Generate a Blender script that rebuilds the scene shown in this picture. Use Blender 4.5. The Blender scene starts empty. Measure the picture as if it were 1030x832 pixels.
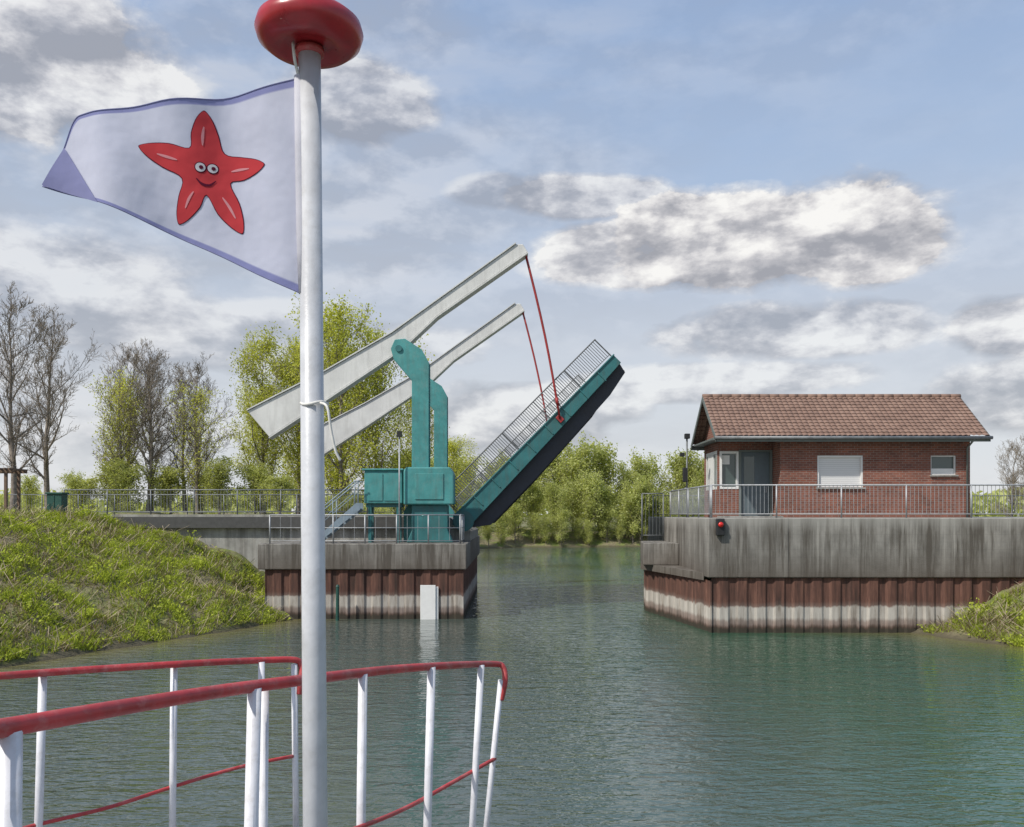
import bpy, math, random
import numpy as np
from mathutils import Vector, noise as mnoise

random.seed(4)
scene = bpy.context.scene
COL = scene.collection
EYE = 3.9            # eye height above the water, metres
WL = {}

# ------------------------------------------------------------------ helpers
def sv(a, b, d):
    """survey bearing (900 units = 45 deg) at true distance d -> metres"""
    return Vector(((a-515)/900*d, d, EYE+(518-b)/900*d))

def tag(o, label=None, cat=None, group=None, kind=None):
    if label: o["label"] = label
    if cat: o["category"] = cat
    if group: o["group"] = group
    if kind: o["kind"] = kind
    return o

def empty(name, loc, parent=None, **k):
    o = bpy.data.objects.new(name, None)
    o.empty_display_size = 0.3
    COL.objects.link(o)
    loc = Vector(loc)
    WL[o.name] = loc
    if parent:
        o.parent = parent
        o.location = loc-WL[parent.name]
    else:
        o.location = loc
    return tag(o, **k)

def mobj(name, V, F, mats, parent=None, smooth=False, bevel=0, midx=None, attrs=None, **k):
    V = np.asarray([tuple(v) for v in V] if not isinstance(V, np.ndarray) else V, dtype=float)
    lo, hi = V.min(0), V.max(0)
    org = np.array([(lo[0]+hi[0])/2, (lo[1]+hi[1])/2, lo[2]])
    me = bpy.data.meshes.new(name)
    me.from_pydata((V-org).tolist(), [], F if isinstance(F, list) else F.tolist())
    if not isinstance(mats, (list, tuple)): mats = [mats]
    for m in mats: me.materials.append(m)
    if midx is not None: me.polygons.foreach_set("material_index", midx)
    if smooth: me.polygons.foreach_set("use_smooth", [True]*len(me.polygons))
    if attrs:
        for n, a in attrs.items():
            at = me.attributes.new(n, 'FLOAT', 'POINT')
            at.data.foreach_set("value", np.asarray(a, dtype=np.float32))
    me.update()
    o = bpy.data.objects.new(name, me)
    COL.objects.link(o)
    loc = Vector(org)
    WL[o.name] = loc
    if parent:
        o.parent = parent
        o.location = loc-WL[parent.name]
    else:
        o.location = loc
    if bevel:
        b = o.modifiers.new("bevel", 'BEVEL'); b.width = bevel; b.segments = 2; b.limit_method = 'ANGLE'
    return tag(o, **k)

class Geo:
    def __init__(s): s.V = []; s.F = []; s.M = []
    def add(s, V, F, m=0):
        n = len(s.V); s.V += [tuple(v) for v in V]
        s.F += [tuple(i+n for i in f) for f in F]; s.M += [m]*len(F)
        return s
    def box(s, x0, x1, y0, y1, z0, z1, m=0, T=None):
        V = [(x, y, z) for z in (z0, z1) for y in (y0, y1) for x in (x0, x1)]
        if T: V = [T(*v) for v in V]
        return s.add(V, [(0,2,3,1),(4,5,7,6),(0,1,5,4),(2,6,7,3),(0,4,6,2),(1,3,7,5)], m)
    def prism(s, P, y0, y1, m=0, T=None):
        """P = xz polygon, extruded along y"""
        n = len(P)
        V = [(p[0], y0, p[1]) for p in P]+[(p[0], y1, p[1]) for p in P]
        if T: V = [T(*v) for v in V]
        F = [tuple(range(n)), tuple(range(2*n-1, n-1, -1))]+[(i, i+n, (i+1) % n+n, (i+1) % n) for i in range(n)]
        return s.add(V, F, m)
    def slab(s, P, z0, z1, m=0):
        n = len(P)
        V = [(p[0], p[1], z0) for p in P]+[(p[0], p[1], z1) for p in P]
        F = [tuple(range(n-1, -1, -1)), tuple(range(n, 2*n))]+[(i, (i+1) % n, (i+1) % n+n, i+n) for i in range(n)]
        return s.add(V, F, m)
    def tube(s, pts, r, n=10, m=0, cap=True):
        pts = [Vector(p) for p in pts]
        if not isinstance(r, (list, tuple)): r = [r]*len(pts)
        V = []; a = None
        for i, p in enumerate(pts):
            t = (pts[min(i+1, len(pts)-1)]-pts[max(i-1, 0)]).normalized()
            if a is None:
                a = t.orthogonal().normalized()
            else:
                a = (a-t*a.dot(t)).normalized()
            b = t.cross(a)
            for k in range(n):
                w = 2*math.pi*k/n
                V.append(p+(a*math.cos(w)+b*math.sin(w))*r[i])
        F = []
        for i in range(len(pts)-1):
            for k in range(n):
                F.append((i*n+k, i*n+(k+1) % n, (i+1)*n+(k+1) % n, (i+1)*n+k))
        if cap:
            F.append(tuple(range(n-1, -1, -1))); F.append(tuple(range((len(pts)-1)*n, len(pts)*n)))
        return s.add(V, F, m)
    def lathe(s, prof, c, n=32, m=0):
        V = []
        for r, z in prof:
            for k in range(n):
                w = 2*math.pi*k/n
                V.append((c[0]+r*math.cos(w), c[1]+r*math.sin(w), c[2]+z))
        F = []
        for i in range(len(prof)-1):
            for k in range(n):
                F.append((i*n+k, i*n+(k+1) % n, (i+1)*n+(k+1) % n, (i+1)*n+k))
        return s.add(V, F, m)
    def obj(s, name, mats, parent=None, **k):
        return mobj(name, s.V, s.F, mats, parent, midx=s.M if any(s.M) else None, **k)

def catmull(P, n=8, closed=False):
    P = [Vector(p) for p in P]; out = []
    N = len(P)
    rng = range(N if closed else N-1)
    for i in rng:
        if closed: p0, p1, p2, p3 = P[(i-1) % N], P[i], P[(i+1) % N], P[(i+2) % N]
        else: p0, p1, p2, p3 = P[max(i-1, 0)], P[i], P[i+1], P[min(i+2, N-1)]
        for k in range(n):
            t = k/n
            out.append(0.5*((2*p1)+(p2-p0)*t+(2*p0-5*p1+4*p2-p3)*t*t+(3*p1-p0-3*p2+p3)*t**3))
    if not closed: out.append(P[-1])
    return out

# ------------------------------------------------------------------ materials
class NT:
    def __init__(s, name):
        s.mat = bpy.data.materials.new(name); s.mat.use_nodes = True
        s.t = s.mat.node_tree; s.n = s.t.nodes; s.l = s.t.links
        s.b = s.n["Principled BSDF"]; s.out = s.n["Material Output"]
    def link(s, a, b): s.l.new(a, b)
    def put(s, v, sock):
        if isinstance(v, bpy.types.NodeSocket): s.l.new(v, sock)
        elif v is not None:
            if isinstance(v, (tuple, list)) and len(v) == 3 and sock.type == 'RGBA': v = (*v, 1)
            sock.default_value = v
    def math(s, op, a, b=None, c=None, clamp=False):
        n = s.n.new("ShaderNodeMath"); n.operation = op; n.use_clamp = clamp
        for i, v in enumerate((a, b, c)):
            if v is not None: s.put(v, n.inputs[i])
        return n.outputs[0]
    def mix(s, f, a, b, blend='MIX'):
        n = s.n.new("ShaderNodeMix"); n.data_type = 'RGBA'; n.blend_type = blend
        s.put(f, n.inputs[0]); s.put(a, n.inputs[6]); s.put(b, n.inputs[7])
        return n.outputs[2]
    def pos(s, obj=False, scale=(1, 1, 1)):
        if obj: o = s.n.new("ShaderNodeTexCoord").outputs["Object"]
        else: o = s.n.new("ShaderNodeNewGeometry").outputs["Position"]
        m = s.n.new("ShaderNodeMapping"); m.inputs["Scale"].default_value = scale
        s.l.new(o, m.inputs["Vector"]); return m.outputs[0]
    def noise(s, vec, scale, detail=4, rough=0.55, dist=0):
        n = s.n.new("ShaderNodeTexNoise"); s.l.new(vec, n.inputs["Vector"])
        n.inputs["Scale"].default_value = scale; n.inputs["Detail"].default_value = detail
        n.inputs["Roughness"].default_value = rough; n.inputs["Distortion"].default_value = dist
        return n.outputs["Fac"]
    def ramp(s, f, stops, interp='LINEAR'):
        n = s.n.new("ShaderNodeValToRGB"); e = n.color_ramp; e.interpolation = interp
        while len(e.elements) < len(stops): e.elements.new(0.5)
        for el, (p, c) in zip(e.elements, stops):
            el.position = p
            el.color = (*c, 1) if isinstance(c, (tuple, list)) else (c, c, c, 1)
        s.l.new(f, n.inputs[0]); return n.outputs[0]
    def bump(s, h, strength=0.3, dist=0.02):
        n = s.n.new("ShaderNodeBump"); n.inputs["Strength"].default_value = strength
        n.inputs["Distance"].default_value = dist; s.l.new(h, n.inputs["Height"])
        s.l.new(n.outputs[0], s.b.inputs["Normal"]); return n
    def xyz(s, vec):
        n = s.n.new("ShaderNodeSeparateXYZ"); s.l.new(vec, n.inputs[0]); return n.outputs
    def setc(s, c): s.put(c, s.b.inputs["Base Color"])
    def rough(s, r): s.put(r, s.b.inputs["Roughness"])

def simple(name, c, rough=0.5, var=0.25, scale=3, metal=0, obj=True, grime=0.0, bump=0.0, spec=0.5, worn=None):
    m = NT(name); v = m.pos(obj)
    n = m.noise(v, scale, 5, 0.6)
    lo = tuple(x*(1-var) for x in c); hi = tuple(min(1, x*(1+var)) for x in c)
    col = m.ramp(n, [(0.3, lo), (0.7, hi)])
    if worn:
        wv = m.noise(v, scale*1.7, 6, 0.75)
        col = m.mix(m.ramp(wv, [(0.5, 0.0), (0.68, 0.55)]), col, worn)
    if grime:
        g = m.noise(m.pos(obj, (6, 6, 0.8)), 1.0, 4, 0.65)
        f = m.ramp(g, [(0.45, 0.0), (0.75, grime)])
        col = m.mix(f, col, (0.09, 0.075, 0.06))
    m.setc(col); m.rough(m.ramp(n, [(0.3, rough*0.85), (0.7, min(1, rough*1.15))]))
    m.b.inputs["Metallic"].default_value = metal
    m.b.inputs["Specular IOR Level"].default_value = spec
    if bump: m.bump(n, bump, 0.01)
    return m.mat

def concrete_mat(name, base=(0.24, 0.228, 0.205), streak=0.92, joint=True):
    m = NT(name); p = m.pos()
    n = m.noise(p, 1.3, 8, 0.62)
    col = m.ramp(n, [(0.25, tuple(x*0.55 for x in base)), (0.55, base), (0.8, tuple(x*1.35 for x in base))])
    st = m.noise(m.pos(scale=(3.2, 3.2, 0.2)), 1.0, 7, 0.7)
    f = m.ramp(st, [(0.41, 0.0), (0.59, streak)])
    col = m.mix(f, col, (0.07, 0.06, 0.048))
    st2 = m.noise(m.pos(scale=(7, 7, 0.4)), 1.0, 3, 0.6)
    f2 = m.ramp(st2, [(0.55, 0.0), (0.72, 0.5)])
    col = m.mix(f2, col, (0.42, 0.40, 0.36))
    if joint:
        z = m.xyz(p)[2]
        zf = m.math('FRACT', m.math('MULTIPLY', z, 4.0))
        b = m.math('LESS_THAN', zf, 0.05)
        col = m.mix(m.math('MULTIPLY', b, 0.2), col, (0.06, 0.06, 0.06))
        x = m.xyz(p)[0]
        fr = m.math('FRACT', m.math('MULTIPLY', x, 0.11))
        col = m.mix(m.math('MULTIPLY', m.math('LESS_THAN', fr, 0.004), 0.7), col, (0.03, 0.03, 0.03))
        low = m.math('ADD', z, m.math('MULTIPLY', m.math('SUBTRACT', st, 0.5), 1.8))
        lf = m.ramp(m.math('MULTIPLY', low, 0.25), [(0.42, 0.7), (0.68, 0.0)])
        col = m.mix(lf, col, (0.07, 0.052, 0.038))
        tp = m.math('ADD', z, m.math('MULTIPLY', m.math('SUBTRACT', st2, 0.5), 0.8))
        tf = m.ramp(m.math('MULTIPLY', tp, 0.25), [(0.84, 0.0), (0.94, 0.55)])
        col = m.mix(tf, col, (0.35, 0.34, 0.31))
    m.setc(col); m.rough(0.9)
    fine = m.noise(p, 30, 3, 0.6)
    m.bump(m.math('ADD', fine, n), 0.4, 0.02)
    return m.mat

def pile_mat():
    m = NT("rusty_sheet_pile"); p = m.pos(); x, y, z = m.xyz(p)
    n1 = m.noise(m.pos(scale=(1.2, 1.2, 1)), 1.5, 6, 0.65)
    st = m.noise(m.pos(scale=(5, 5, 0.5)), 1.0, 6, 0.7)
    zz = m.math('ADD', z, m.math('MULTIPLY', m.math('SUBTRACT', n1, 0.5), 0.18))
    zz = m.math('ADD', zz, m.math('MULTIPLY', m.math('SUBTRACT', st, 0.5), 0.30))
    zz = m.math('MULTIPLY', zz, 0.5, clamp=True)
    rust = m.ramp(st, [(0.3, (0.034, 0.018, 0.013)), (0.5, (0.09, 0.04, 0.028)), (0.7, (0.18, 0.085, 0.058))])
    lime = m.ramp(st, [(0.32, (0.19, 0.16, 0.13)), (0.48, (0.37, 0.34, 0.30)), (0.7, (0.50, 0.47, 0.42))])
    f = m.ramp(zz, [(0.07, 0.0), (0.13, 0.3), (0.20, 0.45), (0.25, 0.97), (0.42, 0.97), (0.45, 0.15), (0.52, 0.0)])
    col = m.mix(f, rust, lime)
    f2 = m.ramp(zz, [(0.06, 1.0), (0.14, 0.0)])
    col = m.mix(f2, col, (0.035, 0.028, 0.018))
    m.setc(col); m.rough(0.85); m.bump(st, 0.5, 0.03)
    return m.mat

def leaf_mat(name, stops, trans=0.45, nscale=0.5, nobj=0.6):
    m = NT(name)
    a = m.n.new("ShaderNodeAttribute"); a.attribute_name = "tint"
    oi = m.n.new("ShaderNodeObjectInfo")
    n = m.noise(m.pos(), nscale, 3, 0.6)
    f = m.math('ADD', m.math('MULTIPLY', a.outputs["Fac"], 0.5), m.math('MULTIPLY', n, nobj))
    f = m.math('ADD', f, m.math('MULTIPLY', m.math('SUBTRACT', oi.outputs["Random"], 0.5), 0.3))
    col = m.ramp(f, stops)
    d = m.n.new("ShaderNodeBsdfDiffuse"); t = m.n.new("ShaderNodeBsdfTranslucent")
    m.link(col, d.inputs[0])
    col2 = m.mix(1.0, col, (1.3, 1.3, 0.7), 'MULTIPLY')
    m.link(col2, t.inputs[0])
    mx = m.n.new("ShaderNodeMixShader"); mx.inputs[0].default_value = trans
    m.link(d.outputs[0], mx.inputs[1]); m.link(t.outputs[0], mx.inputs[2])
    m.link(mx.outputs[0], m.out.inputs[0])
    return m.mat

MC = concrete_mat("weathered_concrete")
MC2 = concrete_mat("pale_concrete", (0.35, 0.345, 0.32), 0.4, False)
MPILE = pile_mat()
MTEAL = simple("teal_paint", (0.055, 0.25, 0.245), 0.5, 0.2, 2.0, grime=0.35, worn=(0.13, 0.28, 0.265))
MTEALD = simple("dark_teal_paint", (0.026, 0.14, 0.145), 0.5, 0.2, 2.0, grime=0.4)
MBEAM = simple("cream_grey_paint", (0.60, 0.60, 0.58), 0.5, 0.1, 1.2, grime=0.22)
MDARK = simple("dark_navy_steel", (0.022, 0.025, 0.036), 0.55, 0.4, 2.0)
MRED = simple("red_gloss_paint", (0.34, 0.014, 0.02), 0.3, 0.3, 9, grime=0.25)
MREDR = simple("red_rail_paint", (0.40, 0.035, 0.038), 0.5, 0.3, 8, grime=0.3, bump=0.35, worn=(0.46, 0.18, 0.17))
MROD = simple("red_rod_paint", (0.30, 0.025, 0.025), 0.5, 0.25, 3)
MGALV = simple("galvanised_steel", (0.34, 0.35, 0.36), 0.5, 0.2, 5, metal=0.35)
MGALVD = simple("dull_steel", (0.17, 0.18, 0.185), 0.55, 0.25, 5, metal=0.3)
MLRAIL = simple("dark_grey_rail_paint", (0.10, 0.105, 0.11), 0.6, 0.25, 5)
MBLUE = simple("blue_grey_steel", (0.20, 0.26, 0.31), 0.5, 0.15, 4, grime=0.3)
MWHITE = simple("white_post_paint", (0.66, 0.66, 0.69), 0.42, 0.1, 10, grime=0.45, bump=0.15, worn=(0.45, 0.43, 0.41))
MMAST = simple("pale_grey_mast_paint", (0.50, 0.51, 0.53), 0.4, 0.09, 14, grime=0.3, bump=0.2, worn=(0.40, 0.40, 0.40))
MASPH = simple("asphalt", (0.07, 0.07, 0.068), 0.9, 0.25, 6, obj=False)
MWFR = simple("white_frame_paint", (0.70, 0.70, 0.68), 0.45, 0.06, 4)
MGREYT = simple("grey_green_fascia", (0.13, 0.15, 0.14), 0.55, 0.15, 3)
MDOOR = simple("slate_door_paint", (0.10, 0.13, 0.145), 0.5, 0.12, 3)
MBLACK = simple("matt_black", (0.015, 0.015, 0.016), 0.6, 0.2, 5)
MWOOD = simple("weathered_timber", (0.15, 0.10, 0.065), 0.85, 0.4, 6, bump=0.4)
MGREEN = simple("dark_green_paint", (0.015, 0.07, 0.055), 0.5, 0.3, 4)
MDECK = simple("deck_grey_paint", (0.25, 0.26, 0.27), 0.6, 0.15, 6)
MHULL = simple("white_hull_paint", (0.7, 0.7, 0.7), 0.35, 0.06, 3)
MROPE = simple("white_cord", (0.62, 0.61, 0.57), 0.9, 0.15, 40)
MBARK = simple("bark_grey_brown", (0.20, 0.17, 0.14), 0.9, 0.45, 5, bump=0.5)
MTWIG = simple("twig_brown", (0.21, 0.175, 0.135), 0.9, 0.35, 3)
MDRY = simple("dry_stem", (0.32, 0.26, 0.175), 0.9, 0.4, 2)
def glass_mat():
    m = NT("window_glass"); m.setc((0.05, 0.075, 0.07)); m.rough(0.06)
    m.b.inputs["Specular IOR Level"].default_value = 0.8
    n = m.noise(m.pos(), 0.8, 2); m.bump(n, 0.04, 0.1); return m.mat
MGLASS = glass_mat()
def lens_mat():
    m = NT("red_lamp_lens"); m.setc((0.55, 0.02, 0.015)); m.rough(0.2)
    v = m.n.new("ShaderNodeTexVoronoi"); v.inputs["Scale"].default_value = 25
    m.link(m.pos(True), v.inputs[0]); m.bump(v.outputs[0], 0.3, 0.01); return m.mat
MLENS = lens_mat()
def brick_mat():
    m = NT("red_brick"); p = m.pos(); x, y, z = m.xyz(p)
    c = m.n.new("ShaderNodeCombineXYZ"); m.link(m.math('ADD', x, y), c.inputs[0]); m.link(z, c.inputs[1])
    b = m.n.new("ShaderNodeTexBrick"); m.link(c.outputs[0], b.inputs["Vector"])
    b.inputs["Scale"].default_value = 1.0; b.inputs["Brick Width"].default_value = 0.24
    b.inputs["Row Height"].default_value = 0.083; b.inputs["Mortar Size"].default_value = 0.009
    b.inputs["Color1"].default_value = (0.245, 0.085, 0.053, 1); b.inputs["Color2"].default_value = (0.15, 0.055, 0.039, 1)
    b.inputs["Mortar"].default_value = (0.24, 0.19, 0.16, 1)
    n = m.noise(p, 1.2, 6, 0.6)
    col = m.mix(1.0, b.outputs["Color"], m.ramp(n, [(0.3, 0.75), (0.7, 1.2)]), 'MULTIPLY')
    m.setc(col); m.rough(0.9); m.bump(b.outputs["Fac"], -0.4, 0.01); return m.mat
MBRICK = brick_mat()
def tile_mat():
    m = NT("clay_roof_tile"); p = m.pos(); x, y, z = m.xyz(p)
    c = m.n.new("ShaderNodeCombineXYZ")
    m.link(m.math('FLOOR', m.math('MULTIPLY', x, 4.95)), c.inputs[0])
    m.link(m.math('FLOOR', m.math('MULTIPLY', z, 7.4)), c.inputs[1])
    w = m.n.new("ShaderNodeTexWhiteNoise"); m.link(c.outputs[0], w.inputs["Vector"])
    n = m.noise(p, 1.2, 7, 0.65)
    f = m.math('ADD', m.math('MULTIPLY', w.outputs["Value"], 0.25), m.math('MULTIPLY', n, 0.7))
    col = m.ramp(f, [(0.2, (0.145, 0.09, 0.068)), (0.5, (0.21, 0.13, 0.097)), (0.8, (0.28, 0.185, 0.14))])
    m.setc(col); m.rough(0.8); m.bump(n, 0.3, 0.01); return m.mat
MTILE = tile_mat()
def slat_mat():
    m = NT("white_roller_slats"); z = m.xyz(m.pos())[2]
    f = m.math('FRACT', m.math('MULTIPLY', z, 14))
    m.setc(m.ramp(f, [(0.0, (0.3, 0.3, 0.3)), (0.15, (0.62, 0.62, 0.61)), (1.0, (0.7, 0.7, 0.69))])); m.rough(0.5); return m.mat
MSLAT = slat_mat()
MLEAF = leaf_mat("spring_leaf", [(0.2, (0.34, 0.36, 0.07)), (0.5, (0.50, 0.52, 0.11)), (0.8, (0.62, 0.62, 0.20))], 0.55)
MLEAFD = leaf_mat("fresh_leaf", [(0.15, (0.26, 0.28, 0.10)), (0.5, (0.42, 0.45, 0.16)), (0.85, (0.55, 0.57, 0.26))], 0.5, 0.25)
MHERB = leaf_mat("bank_herbs", [(0.18, (0.09, 0.11, 0.022)), (0.30, (0.19, 0.22, 0.035)), (0.38, (0.19, 0.14, 0.085)), (0.46, (0.34, 0.28, 0.17)), (0.52, (0.22, 0.165, 0.10)),
                               (0.58, (0.24, 0.30, 0.045)), (0.85, (0.44, 0.50, 0.08))], 0.35, 0.8, 0.8)

# ------------------------------------------------------------------ terrain
BASIN = np.array([(-30, -80), (-24, 5), (-15.8, 16), (-13, 22.8), (-11.8, 25.6), (-10.1, 28.8), (-7.9, 33.7), (-7.2, 36), (-4.5, 38),
                  (-3, 47), (-4.0, 60), (-4.4, 102), (0, 107), (15, 110), (40, 108), (46, 90), (32, 62), (12, 50), (8, 46), (8, 36),
                  (10, 31), (13.2, 29.6), (15, 26.2), (20, 20), (32, 5), (42, -80)], float)
def sdf(P):
    """signed distance to the basin edge, negative inside the water"""
    P = np.asarray(P, float); d = np.full(len(P), 1e9); ins = np.zeros(len(P), bool)
    n = len(BASIN)
    for i in range(n):
        a, b = BASIN[i], BASIN[(i+1) % n]; e = b-a; w = P-a
        t = np.clip((w@e)/(e@e), 0, 1); d = np.minimum(d, np.hypot(*(w-t[:, None]*e).T))
        c = ((a[1] > P[:, 1]) != (b[1] > P[:, 1]))
        with np.errstate(divide='ignore', invalid='ignore'):
            xi = a[0]+(P[:, 1]-a[1])/(b[1]-a[1])*(b[0]-a[0])
        ins ^= c & (P[:, 0] < xi)
    return np.where(ins, -d, d)
def hgt(P):
    P = np.asarray(P, float); d = sdf(P)
    nz = np.array([mnoise.fractal(Vector((x*0.55, y*0.55, 3)), 1.0, 2.0, 4) if abs(x) < 60 and -5 < y < 125 else 0 for x, y in P])
    d2 = d+nz*0.35
    cap = np.where(P[:, 0] < 2, 3.85, 3.55)
    cap = np.where(P[:, 1] > 100, 2.2, cap)
    sl = np.where(P[:, 0] < 2, np.where(P[:, 1] > 32, 0.44, 0.50), 0.46)
    a = sl*np.clip(d2, 0, 50)
    sm = 0.5*(a+cap-np.sqrt((a-cap)**2+0.25))+0.016
    h = np.where(d2 > 0, np.maximum(sm, 0.0), d2*0.5)
    h += np.clip(d, 0, 1)*nz*0.34
    h = np.maximum(h, -2.5)
    x, y = P.T
    h = np.where((x > -9.45) & (x < 0) & (y > 33.3) & (y < 48), np.minimum(h, 2.3), h)
    h = np.where((y > 36.6) & (y < 46.6) & (x < 0), np.minimum(h, 3.3), h)
    h = np.where((x > 6.2) & (y > 29.6) & (y < 47.5), np.minimum(h, 3.4), h)
    h = np.where(d2 > 60, 3.4, h)
    return h
def axis(segs):
    out = []
    for a, b, s in segs: out += list(np.arange(a, b, s))
    out.append(segs[-1][1]); return np.array(out)
gx = axis([(-2500, -300, 220), (-300, -60, 12), (-60, -24, 1.5), (-24, -7, 0.3), (-7, 12, 0.8), (12, 20, 0.3), (20, 60, 2), (60, 300, 12), (300, 2500, 220)])
gy = axis([(-300, -20, 20), (-20, 14, 2), (14, 38, 0.3), (38, 50, 0.8), (50, 125, 2.5), (125, 400, 14), (400, 4000, 300)])
X, Y = np.meshgrid(gx, gy); PP = np.stack([X.ravel(), Y.ravel()], 1)
H = hgt(PP); nx, ny = len(gx), len(gy)
idx = np.arange(nx*ny).reshape(ny, nx)
F = np.stack([idx[:-1, :-1].ravel(), idx[:-1, 1:].ravel(), idx[1:, 1:].ravel(), idx[1:, :-1].ravel()], 1)
def ground_mat():
    m = NT("grassy_earth"); p = m.pos(); z = m.xyz(p)[2]
    n = m.noise(p, 0.7, 8, 0.65); n2 = m.noise(p, 5, 5, 0.7)
    g = m.ramp(n2, [(0.3, (0.08, 0.10, 0.025)), (0.5, (0.14, 0.18, 0.035)), (0.7, (0.22, 0.26, 0.06))])
    e = m.ramp(n2, [(0.3, (0.10, 0.08, 0.05)), (0.7, (0.28, 0.235, 0.155))])
    col = m.mix(m.ramp(n, [(0.40, 0.0), (0.55, 0.9)]), g, e)
    mud = m.ramp(z, [(0.0, 1.0), (0.25, 0.0)])
    col = m.mix(mud, col, (0.07, 0.06, 0.035)); m.setc(col); m.rough(0.95); m.bump(n2, 0.8, 0.08); return m.mat
mobj("ground", np.column_stack([PP, H]), F, ground_mat(), smooth=True, kind="structure")

# water
wx = axis([(-60, -20, 4), (-20, 20, 0.6), (20, 62, 4)]); wy = axis([(-80, 10, 6), (10, 52, 0.6), (52, 114, 3)])
X, Y = np.meshgrid(wx, wy); PW = np.stack([X.ravel(), Y.ravel()], 1); dW = sdf(PW)
idx = np.arange(len(wx)*len(wy)).reshape(len(wy), len(wx))
FW = np.stack([idx[:-1, :-1].ravel(), idx[:-1, 1:].ravel(), idx[1:, 1:].ravel(), idx[1:, :-1].ravel()], 1)
def water_mat():
    m = NT("canal_water"); p = m.pos(); x = m.xyz(p)[0]
    a = m.n.new("ShaderNodeAttribute"); a.attribute_name = "shallow"
    n = m.noise(p, 0.12, 3)
    xs = m.math('ADD', m.math('MULTIPLY', x, 0.09), m.math('MULTIPLY', n, 0.5))
    deep = m.ramp(xs, [(0.25, (0.062, 0.084, 0.072)), (0.5, (0.055, 0.088, 0.070)), (0.85, (0.028, 0.085, 0.050))])
    col = m.mix(a.outputs["Fac"], deep, (0.17, 0.15, 0.06))
    m.setc(col); m.rough(0.02); m.b.inputs["IOR"].default_value = 1.7
    v = m.pos(scale=(0.6, 1.3, 1))
    w1 = m.noise(v, 1.5, 2, 0.5, 0.7); w2 = m.noise(v, 4.2, 2, 0.55, 0.6); w4 = m.noise(v, 12.0, 1, 0.5, 0.3)
    amp = m.ramp(m.noise(m.pos(scale=(0.09, 0.035, 1)), 1.0, 2), [(0.38, 0.3), (0.62, 1.0)])
    h = m.math('ADD', m.math('MULTIPLY', w1, 0.60), m.math('MULTIPLY', w2, 0.42))
    h = m.math('ADD', h, m.math('MULTIPLY', w4, 0.12))
    h = m.math('MULTIPLY', h, amp)
    m.bump(h, 1.0, 0.135)
    return m.mat
mobj("water", np.column_stack([PW, np.zeros(len(PW))]), FW, water_mat(), smooth=True, kind="structure",
     attrs={"shallow": np.clip(1+dW/2.6, 0, 1)**1.5*0.9})

# approach road (one structure)
g = Geo(); g.box(-300, -3.4, 37.0, 46.2, 3.36, 3.82, 0); g.box(-300, -3.4, 37.0, 37.45, 3.82, 3.92, 1); g.box(-300, -3.4, 45.75, 46.2, 3.82, 3.92, 1)
g.obj("approach_road", [MASPH, MC2], kind="structure")

# ------------------------------------------------------------------ ground cover
def leaves(C, size, rng, flat=0.0, aspect=1.6):
    """random small quads centred on C"""
    n = len(C)
    a = rng.normal(size=(n, 3)); a[:, 2] *= (1-flat); a /= np.linalg.norm(a, axis=1)[:, None]
    b = rng.normal(size=(n, 3)); b -= (a*b).sum(1)[:, None]*a; b /= np.linalg.norm(b, axis=1)[:, None]
    s = (size*rng.uniform(0.6, 1.4, n))[:, None]
    V = np.stack([C-a*s*aspect*0.5, C+b*s*0.5, C+a*s*aspect*0.5, C-b*s*0.5], 1).reshape(-1, 3)
    F = np.arange(4*n).reshape(n, 4)
    t = np.repeat(rng.uniform(0, 1, n), 4)
    return V, F, t

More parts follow.
